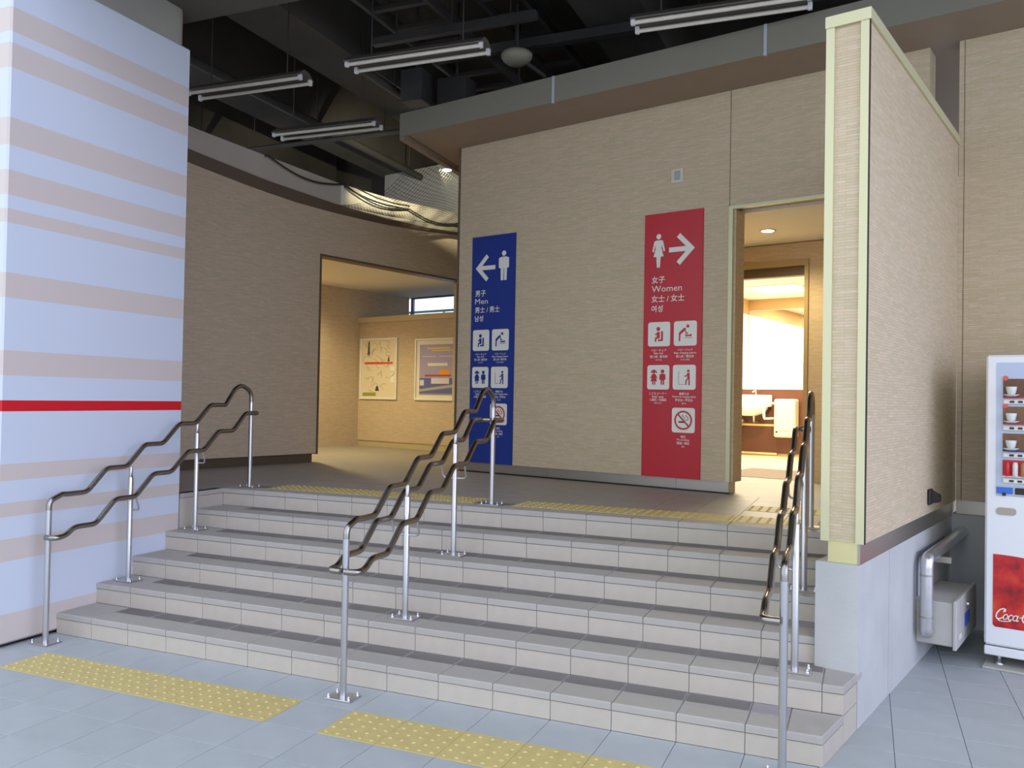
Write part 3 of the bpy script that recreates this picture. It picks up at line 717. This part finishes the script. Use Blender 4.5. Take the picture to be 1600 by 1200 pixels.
# ================================================================== BIRD NET AND ROPES
def net_pt(u, v):
    b = -.1+2.35*v; ed_a = -3.17-(b+.63)*.2846
    top = Vector((ed_a-.09, b, ZT-.02)); low = Vector((LW+.03, b, interp(t_wall, b)+.10))
    p = top.lerp(low, u); p.z -= .16*math.sin(math.pi*u)*(1-.3*v)+.03*math.sin(9*v)*math.sin(math.pi*u); return p
nu, nv = 24, 46
nm = MB()
for i in range(nu+1): nm.tube([net_pt(i/nu, j/nv) for j in range(nv+1)], .0019, 3, False)
for j in range(nv+1): nm.tube([net_pt(i/nu, j/nv) for i in range(nu+1)], .0019, 3, False)
no = nm.build('bird_net', M_net, None, (-4.0, 1, 3.9), 'B'); tag(no, 'dark bird net sagging between the canopy and the left parapet', 'net')
def rope(b0, b1, z0, z1, sag, label, da=.045):
    pts = [(LW+da, b0+(b1-b0)*t/16, z0+(z1-z0)*t/16-sag*math.sin(math.pi*t/16)) for t in range(17)]
    org = pts[0]; r = empty('rope', org, 'B', label=label, cat='rope', group='ropes along the left parapet')
    MB().tube(pts, .010, 6).build('cord', M_net, r, org)
    for e in (pts[0], pts[-1]): MB().tube([e, (LW-.01 if da < .05 else LW+da-.018, e[1], e[2])], .012, 6).build('hook', M_dark, r, org)
rope(-.03, .98, 3.93, 3.86, .09, 'thick rope drooping along the lit parapet')
rope(-.03, .95, 3.95, 3.885, .045, 'upper rope drooping along the lit parapet', .09)
rope(1.0, 2.05, 3.86, 3.88, .09, 'rope drooping behind the sign wall end')
rope(-1.12, -.06, 4.02, 3.945, .10, 'rope drooping along the unlit parapet')
tag(MB().box(LW, LW+.016, -.078, -.05, interp(t_band,-.06), interp(t_para,-.06)).build('net_strip', M_white, None, (LW,-.06,3.7), 'B'), 'thin white vertical strip on the left parapet', 'strip')

# ================================================================== LAMPS OF THE PLACE
def downlight(a, b, z, power, label, colour=(1,.80,.42), r=.055, spot=150, aim=None, m=None, dz=-.03, soft=.06):
    org = (a, b, z); root = empty('downlight', org, 'B', label=label, cat='ceiling light', group='recessed downlights')
    MB().lathe([(r+.018,-.001),(r+.018,-.006),(r,-.008)], a, b, z, 22).build('ring', M_white, root, org)
    MB().lathe([(r,-.004),(r,-.0095),(.01,-.0105)], a, b, z, 22).build('diffuser', m or M_lamp_w, root, org)
    ld = D.lights.new('downlight_lamp', 'SPOT'); ld.energy = power; ld.color = colour; ld.spot_size = math.radians(spot); ld.spot_blend = .6; ld.shadow_soft_size = soft
    lo = D.objects.new('downlight_lamp', ld); COL.objects.link(lo); lo.parent = root; lo.location = (0, 0, dz)
    if aim: lo.rotation_euler = Vector(aim).to_track_quat('-Z', 'Y').to_euler()
    return root
downlight(-.03, .98, 3.108, 46, 'lit round downlight in the women\'s lobby ceiling')
downlight(-5.4, 0.0, 3.108, 75, 'lit round downlight in the men\'s lobby ceiling nearer the entrance')
downlight(-6.2, .5, 3.108, 68, 'lit round downlight in the men\'s lobby ceiling by the left wall')
downlight(-3.48, .43, ZT-.03, 120, 'lit round lamp under the canopy edge beside the net', (1,.93,.66), .05, 104, (-1.0, .55, -.28), M_lamp_c, .018, .006)
for a, b, lb in ((-1.15, 2.9, 'lit square ceiling panel near the inner doorway'), (-1.15, 4.5, 'lit square ceiling panel above the washbasin')):
    org = (a, b, 3.06); r = empty('ceiling_panel', org, 'B', label=lb, cat='ceiling light', group='ceiling panels in the women\'s restroom')
    MB().box(a-.33, a+.33, b-.33, b+.33, 3.045, 3.0595).build('frame', M_white, r, org)
    MB().box(a-.30, a+.30, b-.30, b+.30, 3.040, 3.0455).build('diffuser', M_lamp_c, r, org)
    ld = D.lights.new('panel_lamp', 'AREA'); ld.shape = 'SQUARE'; ld.size = .6; ld.energy = 38; ld.color = (1, .88, .66)
    lo = D.objects.new('panel_lamp', ld); COL.objects.link(lo); lo.parent = r; lo.location = (0, 0, -.03)

# ================================================================== POSTERS
def poster(a0, a1, z0, z1, label, kind):
    yb = 2.149; org = ((a0+a1)/2, yb, z0); fw = .028
    r = empty('poster_frame', org, 'B', label=label, cat='poster', group='framed posters in the men\'s lobby')
    f = MB()
    f.cbox(a0, a0+fw, yb-.028, yb, z0, z1, .004).cbox(a1-fw, a1, yb-.028, yb, z0, z1, .004).cbox(a0+fw, a1-fw, yb-.028, yb, z0, z0+fw, .004).cbox(a0+fw, a1-fw, yb-.028, yb, z1-fw, z1, .004)
    f.build('frame', mat('poster_frame_white', (236, 232, 220), .35), r, org)
    y1 = yb-.010
    MB().box(a0+fw, a1-fw, y1, yb-.001, z0+fw, z1-fw).build('paper', mat('paper_'+kind, (226, 216, 190) if kind == 'map' else (232, 226, 210), .5), r, org)
    w, h = a1-a0, z1-z0; X = lambda u: a0+w*u; Z = lambda v: z0+h*v; yp = (y1-.002, y1-.0002); yq = (y1-.003, y1-.002)
    rect = lambda u0, u1, v0, v1: [(X(u0),Z(v0)),(X(u1),Z(v0)),(X(u1),Z(v1)),(X(u0),Z(v1))]
    Q = lambda name, polys, c, y=yp: poly_obj(polys, y[0], y[1], name, mat('ink_%d_%d_%d' % c, c, .5), r, org)
    if kind == 'map':
        Q('red_band', [rect(.12,.88,.575,.61)], (222, 70, 58))
        rng = random.Random(3); polys = []
        for k in range(46):
            u, v = rng.uniform(.1,.86), rng.choice([rng.uniform(.16,.54), rng.uniform(.64,.93)]); a = rng.uniform(0,3.14)
            pts = [(X(u),Z(v))]
            for s_ in range(3): a += rng.uniform(-.9,.9); u += .05*math.cos(a); v += .035*math.sin(a); pts.append((X(min(max(u,.08),.92)),Z(min(max(v,.12),.95))))
            polys += stroke(pts, .0055, False)
        tag(Q('map_lines', polys, (178, 174, 142)), kind='stuff')
        Q('tower', [[(X(.20),Z(.72)),(X(.26),Z(.72)),(X(.25),Z(.93)),(X(.235),Z(.96)),(X(.215),Z(.93))]], (70, 66, 60), yq)
        Q('tower', [[(X(.74),Z(.62)),(X(.80),Z(.62)),(X(.775),Z(.72))]], (80, 76, 70), yq)
        Q('tower', [[(X(.42),Z(.14)),(X(.53),Z(.14)),(X(.50),Z(.21)),(X(.475),Z(.225)),(X(.45),Z(.21))]], (70, 66, 60), yq)
        Q('legend', [rect(.82,.93,.28,.42), rect(.82,.93,.47,.54)], (240, 238, 225)); Q('legend', [rect(.08,.44,.055,.11)], (150, 160, 70))
    else:
        Q('picture', [rect(.10,.90,.36,.90)], (168, 160, 196)); Q('picture', [rect(.10,.90,.09,.36)], (92, 104, 168))
        Q('sunset', [[(X(.50),Z(.42)),(X(.75),Z(.41)),(X(.74),Z(.50)),(X(.55),Z(.50))]], (236, 160, 60), yq)
        Q('sunset', [rect(.22,.78,.385,.415)], (170, 80, 50), yq)
        Q('caption_box', [rect(.36,.74,.27,.36), rect(.11,.20,.24,.33)], (214, 212, 226), yq)
        Q('shore', [[(X(.10),Z(.14)),(X(.90),Z(.22)),(X(.90),Z(.27)),(X(.10),Z(.18))]], (176, 168, 150), yq); Q('shore', [rect(.10,.90,.09,.115)], (150, 146, 150), yq)
        Q('headline', [rect(.26,.76,.825,.85), rect(.36,.80,.79,.81)], (226, 208, 90), yq)
        Q('headline', [rect(.16,.46,.70,.715), rect(.52,.86,.70,.715)], (206, 200, 220), yq); Q('headline', [rect(.28,.70,.555,.60)], (232, 228, 214), yq)
    return r
poster(-6.655, -5.885, 1.475, 2.375, 'framed map poster with a red band on the warm wall', 'map')
poster(-5.53, -4.66, 1.475, 2.345, 'framed purple poster with an orange sunset on the warm wall', 'view')

# railing outside the strip window
ro = (-6.2, 4.6, 0); rl = empty('outdoor_railing', ro, 'B', label='pale railing outside, seen through the strip window', cat='railing')
M_ral = mat('railing_pale', (168, 190, 206), .5)
MB().tube([(-8.2,4.6,3.06),(-5.0,4.6,3.06)], .022, 8).build('top_bar', M_ral, rl, ro)
MB().tube([(-8.2,4.6,2.86),(-5.0,4.6,2.86)], .012, 8).build('lower_bar', M_ral, rl, ro)
for a in (-8.0, -7.2, -6.75, -6.1): MB().tube([(a,4.6,0),(a,4.6,3.06)], .018, 8).build('post', M_ral, rl, ro)

# ================================================================== VENDING MACHINE
def vz(z): return 1.525+(z-1.525)*.951
def va(a): return 2.744+(a-2.744)*.951
vx0, vx1, vb = va(1.951), va(1.951)+1.0, -.90
VO = ((vx0+vx1)/2, vb, 0)
vm = empty('vending_machine', VO, 'B', label='white drinks vending machine with a red panel at the right edge', cat='vending machine')
M_vm = mat('vending_white', (236, 238, 242), .3, coat=.3)
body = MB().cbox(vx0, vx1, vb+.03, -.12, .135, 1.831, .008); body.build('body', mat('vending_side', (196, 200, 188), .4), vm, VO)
MB().cbox(vx0, vx1, vb, vb+.032, .135, 1.831, .012).build('door', M_vm, vm, VO)
MB().cbox(vx0, vx1, vb+.006, -.14, .075, .128, .006).build('kick_panel', M_vm, vm, VO)
for x in (vx0+.07, vx1-.07):
    for y in (vb+.08, -.2): MB().lathe([(.028,.014),(.028,.024),(.012,.03),(.012,.076)], x, y, 0, 12).build('foot', M_steel, vm, VO)
MB().cbox(vx0-.005, vx1+.005, vb-.03, -.1, .0005, .014, .003).build('floor_plate', M_boxg, vm, VO)
wz0, wz1 = vz(1.04)-.045, vz(1.80)
MB().box(vx0+.055, vx1-.055, vb-.003, vb+.001, wz0+.05, wz1).build('display_back', mat('display_back', (190, 202, 226), .35), vm, VO)
M_card = [mat('card_brown', (112, 74, 52), .5, var=.1, vscale=30), mat('card_brown2', (128, 92, 66), .5, var=.1, vscale=30), mat('card_brown3', (120, 86, 60), .5, var=.1, vscale=30), mat('card_red', (196, 40, 48), .5, var=.2, vscale=40)]
rows = [(vz(1.582), vz(1.70)), (vz(1.421), vz(1.531)), (vz(1.256), vz(1.366)), (vz(1.10), vz(1.205))]
M_cup = mat('cup_white', (222, 224, 222), .25); M_cof = mat('coffee', (96, 66, 48), .3)
for ri, (z0, z1) in enumerate(rows):
    for ci in range(6):
        x0 = va(2.045)+ci*.137; x1 = x0+.132; yy = vb-.003
        MB().box(x0, x1, yy-.006, yy, z0, z1).build('product_card', M_card[ri], vm, VO)
        MB().box(x0, x1, yy-.007, yy-.006, z0-.0, z0+.008).build('card_strip', [M_red, M_red, M_blue, M_print][ri], vm, VO)
        if ri < 3:
            cz = z0+.022
            cup = MB().lathe([(.016,0),(.022,.006),(.027,.03),(.029,.044),(.026,.044),(.024,.034)], x0+.045, yy-.032, cz, 16).build('cup', M_cup, vm, VO)
            MB().lathe([(.0255,.036),(.0255,.0365)], x0+.045, yy-.032, cz, 16).build('drink', M_cof, cup, VO)
            MB().lathe([(.020,-.012),(.040,-.004),(.042,-.001),(.020,.0)], x0+.045, yy-.032, cz, 16).build('saucer', M_cup, cup, VO)
        else:
            for q in range(3): MB().lathe([(.012,0),(.0145,.006),(.0145,.066),(.011,.076),(.011,.08)], x0+.026+.04*q, yy-.022, z0+.008, 14).build('can', [mat('can_red', (200, 34, 44), .25), mat('can_white', (226, 222, 218), .25), mat('can_gold', (176, 120, 80), .25)][q], vm, VO)
        st = MB().cbox(x0+.002, x1-.002, yy-.012, yy, z0-.034, z0-.008, .003).build('button_strip', M_print, vm, VO)
        for bx in (.034, .076): MB().cbox(x0+bx, x0+bx+.024, yy-.016, yy-.011, z0-.027, z0-.015, .002).build('button', mat('button_dark', (48, 46, 46), .4), st, VO)
    if ri < 2: MB().lathe([(.014,0),(.014,-.008)], va(2.045)+.012, vb-.003, z1+.004, 16, 'y').build('round_badge', mat('badge', (226, 92, 84), .4), vm, VO)
MB().cbox(va(2.01), va(2.01)+.36, vb-.006, vb+.001, vz(.985), vz(1.045), .002).build('coin_panel', mat('coin_panel', (186, 190, 198), .35), vm, VO)
MB().cbox(va(2.014), va(2.10), vb-.010, vb-.005, vz(.998), vz(1.037), .002).build('card_reader', mat('reader_blue', (50, 110, 220), .3), vm, VO)
MB().cbox(va(2.112), va(2.2), vb-.012, vb-.005, vz(.998), vz(1.037), .003).build('coin_slot', M_black, vm, VO)
MB().lathe([(.010,0),(.010,-.012)], va(2.055), vb-.008, vz(.995), 14, 'y').build('lever', M_black, vm, VO)
sl = [(x, z) for x, z in rrect(va(2.013), va(2.119), vz(.868), vz(.912), .018)]
poly_obj(sl and [sl], vb-.006, vb+.001, 'bill_slot', mat('bill_slot', (172, 166, 152), .4), vm, VO)
# red advertising panel: glass of drink with curved shoulder
zt, zb_ = vz(.624), vz(.181); xa = va(1.998)
cur = [(xa, zb_+.012), (xa+.012, zb_), (xa+.60, zb_-.0)]+[(xa+.60-.60*t/10, zb_+.10+(zt-zb_-.10)*math.sqrt(max(0, 1-(1-t/10)**2.4))) for t in range(1, 11)]
m_ad = D.materials.new('advert_red'); m_ad.use_nodes = True; nt = m_ad.node_tree; pb = nt.nodes['Principled BSDF']; pb.inputs['Roughness'].default_value = .3
tc = nt.nodes.new('ShaderNodeTexCoord'); nz = nt.nodes.new('ShaderNodeTexNoise'); nz.inputs['Scale'].default_value = 7; nz.inputs['Detail'].default_value = 6; nt.links.new(tc.outputs['Object'], nz.inputs['Vector'])
rp = nt.nodes.new('ShaderNodeValToRGB'); cr = rp.color_ramp; cr.elements[0].position = .35; cr.elements[0].color = lin((120, 20, 28))+(1,); cr.elements[1].position = .72; cr.elements[1].color = lin((236, 150, 40))+(1,)
e = cr.elements.new(.5); e.color = lin((202, 36, 38))+(1,); e = cr.elements.new(.6); e.color = lin((214, 70, 40))+(1,)
nt.links.new(nz.outputs['Fac'], rp.inputs[0]); nt.links.new(rp.outputs[0], pb.inputs['Base Color'])
ad = poly_obj([cur], vb-.003, vb+.001, 'advert_panel', m_ad, vm, VO)
def script_letters(x, z, h, y):
    """flowing white script, drawn stroke by stroke"""
    S = h; sl_ = .28
    def P(pts): return [(x+S*(u+sl_*v), z+S*v) for u, v in pts]
    out = []
    def C(u0, s):   # tall capital with a curl
        pts = [(u0+.62*s, .78), (u0+.60*s, .95), (u0+.42*s, 1.02), (u0+.18*s, .88), (u0+.02*s, .55), (u0+.04*s, .2), (u0+.2*s, .0), (u0+.42*s, .04), (u0+.62*s, .22)]
        return stroke(P(pts), .11*S)+stroke(P([(u0+.62*s,.78),(u0+.50*s,.70),(u0+.52*s,.88)]), .07*S)
    def o_(u0): return stroke(P([(u0+.18+.17*math.cos(a), .26+.25*math.sin(a)) for a in [math.pi*2*k/12 for k in range(13)]]), .085*S)
    def c_(u0): return stroke(P([(u0+.18+.17*math.cos(a), .26+.25*math.sin(a)) for a in [math.pi*(.25+1.5*k/9) for k in range(10)]]), .085*S)
    def a_(u0): return o_(u0)+stroke(P([(u0+.36,.52),(u0+.34,.1),(u0+.40,.0),(u0+.5,.08)]), .085*S)
    out += C(0, 1.0); out += o_(.62); out += c_(1.04); out += a_(1.40); out += stroke(P([(1.92,.36),(2.08,.40)]), .08*S)
    out += C(2.12, 1.0); out += o_(2.74); out += stroke(P([(3.14,.1),(3.22,.9),(3.32,1.0),(3.30,.7),(3.18,.1),(3.26,0),(3.36,.08)]), .075*S); out += a_(3.38)
    out += stroke(P([(.2,.0),(.45,-.16),(.9,-.16),(1.3,-.06)]), .07*S)
    return out
poly_obj(script_letters(va(2.010), vz(.232), .062, 0), vb-.0048, vb-.0032, 'script_lettering', M_print, ad, VO)

# ================================================================== ENCLOSURE, PIPE, SOCKET ON THE WING
EO = (1.77,-.8,.13)
eb = empty('electrical_box', EO, 'B', label='grey metal box fixed low on the concrete plinth wall', cat='electrical box')
MB().cbox(1.668, 1.865, -1.13, -.46, .14, .39, .005).build('housing', M_boxg, eb, EO)
lid = MB().cbox(1.865, 1.885, -1.145, -.445, .125, .405, .004).build('lid', M_boxg, eb, EO)
MB().lathe([(.014,0),(.014,.012),(.009,.016)], 1.885, -.80, .335, 14, 'x').build('lock', M_steel, lid, EO)
MB().box(1.885, 1.8862, -.88, -.70, .21, .29).build('sticker', mat('sticker_blue', (80, 110, 215), .4), lid, EO)
MB().box(1.885, 1.8862, -1.05, -.98, .17, .20).build('sticker', M_print, lid, EO)
PPO = (1.735,-1.175,.2)
pp = empty('drain_pipe', PPO, 'B', label='shiny wrapped pipe bending down over the grey metal box', cat='pipe')
M_wrap = mat('pipe_wrap', (214, 212, 214), .28, .85, var=.05, vscale=20, bump=.1, bscale=40)
MB().tube(fillet([(1.735,-1.135,.215),(1.735,-1.185,.215),(1.735,-1.185,.64),(1.735,-.01,.66)], .05, 6), .036, 16).build('pipe', M_wrap, pp, PPO)
for z in (.30, .54): MB().lathe([(.0375,0),(.0375,.012)], 1.735, -1.185, z, 16).build('joint_band', M_plinth, pp, PPO)
MB().box(1.668, 1.82, -.93, -.905, .585, .62).build('bracket', M_plinth, pp, PPO)
struct('trim_5', MB().box(1.667, 1.674, -1.13, -1.10, .40, .66).box(1.667, 1.674, -1.10, -.30, .63, .66), mat('recess_edge', (120, 124, 140), .7), 'dark edge of the recess behind the pipe', frame='B')
so = empty('wall_socket', (1.70,-.9,.93), 'B', label='black outdoor socket on the side of the wing wall', cat='socket'); org = (1.70,-.9,.93)
MB().cbox(1.6885, 1.705, -.95, -.86, .925, 1.02, .004).build('back_box', M_black, so, org)
MB().wallpoly([(1.705,.935),(1.752,.945),(1.752,.985),(1.705,1.012)], 'y', -.94, -.87).build('hood', M_black, so, org)

# ================================================================== WASHROOM SEEN THROUGH THE WOMEN'S DOORWAY
KO = (-1.4,5.2,LZ)
ct = empty('vanity_unit', KO, 'B', label='brown washstand panel with a cream outlined inspection door', cat='cabinet')
MB().box(-1.999, .6, 5.25, 5.595, LZ+.04, 1.72).build('front_panel', M_wood, ct, KO)
dr = MB().box(-1.99, -1.43, 5.246, 5.251, .80, 1.215).build('door', M_wood, ct, KO)
M_crm = mat('cream_edge', (236, 214, 150), .4)
MB().box(-1.995, -1.43, 5.2435, 5.2505, 1.195, 1.225).box(-1.995, -1.43, 5.2435, 5.2505, .79, .82).box(-1.995, -1.965, 5.2435, 5.2505, .82, 1.195).build('door_edge', M_crm, dr, KO)
MB().box(-1.999, .6, 5.28, 5.59, LZ+.003, LZ+.04).build('toe_board', M_crm, ct, KO)
MB().box(-1.999, .6, 5.2445, 5.598, 1.72, 1.74).build('shelf', M_ceram, ct, KO)
SO = (-1.72,5.1,1.3)
sk = empty('washbasin', SO, 'B', label='white ceramic washbasin on the brown washstand', cat='washbasin')
bas = MB(); nseg = 20
prof = [(.10,1.34),(.22,1.38),(.27,1.44),(.28,1.52),(.265,1.53),(.25,1.52),(.20,1.45),(.05,1.43)]
vv = []
for rr_, zz in prof:
    for k in range(nseg):
        a = 2*math.pi*k/nseg; cx_, sy_ = math.cos(a), math.sin(a)
        ex = math.copysign(abs(cx_)**.6, cx_); ey = math.copysign(abs(sy_)**.6, sy_)
        vv.append((-1.745+rr_*.85*ex, 5.02+rr_*.8*ey, zz))
bas.add(vv, [(i*nseg+k, i*nseg+(k+1)%nseg, (i+1)*nseg+(k+1)%nseg, (i+1)*nseg+k) for i in range(len(prof)-1) for k in range(nseg)], True)
bas.add(vv[:nseg], [list(range(nseg))[::-1]]); bas.add(vv[-nseg:], [list(range(nseg))])
bas.build('bowl', M_ceram, sk, SO)
MB().cbox(-1.985, -1.50, 5.17, 5.243, 1.47, 1.64, .012).build('back_ledge', M_ceram, sk, SO)
MB().tube(fillet([(-1.72,5.19,1.64),(-1.72,5.19,1.70),(-1.72,5.06,1.68)], .03, 4), .012, 10).build('tap', M_steel, sk, SO)
MB().tube([(-1.70,5.06,1.36),(-1.70,5.06,1.26),(-1.70,5.2425,1.26)], .016, 10).build('trap', M_steel, sk, SO)
gb = empty('grab_bar', (-1.45,5.05,1.3), 'B', label='white looped grab bar beside the washbasin', cat='grab bar')
MB().tube(fillet([(-1.45,5.243,1.52),(-1.45,4.78,1.52),(-1.45,4.78,1.31),(-1.45,5.243,1.31)], .05, 5), .018, 10).build('bar', M_ceram, gb, (-1.45,5.05,1.3))
for z in (1.52, 1.31): MB().lathe([(.03,0),(.03,-.012)], -1.45, 5.243, z, 14, 'y').build('flange', M_ceram, gb, (-1.45,5.05,1.3))
kn = empty('soap_knob', (-1.93,5.2,1.35), 'B', label='round steel knob left under the washbasin', cat='knob')
MB().lathe([(.02,0),(.02,-.05),(.045,-.06),(.05,-.09),(.03,-.11)], -1.93, 5.243, 1.27, 16, 'y').build('knob', M_steel, kn, (-1.93,5.2,1.35))
hd = empty('hand_dryer', (-1.26,5.2,1.05), 'B', label='cream hand dryer box right of the washbasin', cat='hand dryer')
MB().cbox(-1.415, -1.12, 5.06, 5.243, 1.05, 1.585, .02).build('case', mat('dryer_cream', (238, 226, 196), .35), hd, (-1.26,5.2,1.05))
MB().lathe([(.014,0),(.014,-.006)], -1.37, 5.06, 1.125, 12, 'y').build('sensor', M_black, hd, (-1.26,5.2,1.05))
MB().box(-1.34, -1.16, 5.058, 5.0605, 1.14, 1.146).build('seam', M_soffit, hd, (-1.26,5.2,1.05))
mi = empty('mirror', (-1.2,5.59,1.75), 'B', label='wide mirror above the washstand', cat='mirror')
for a0, a1 in ((-1.99, -1.20), (-1.195, -.40), (-.395, .40)):
    MB().box(a0, a1, 5.575, 5.597, 1.742, 2.89).build('mirror_panel', M_mirror, mi, (-1.2,5.59,1.75))
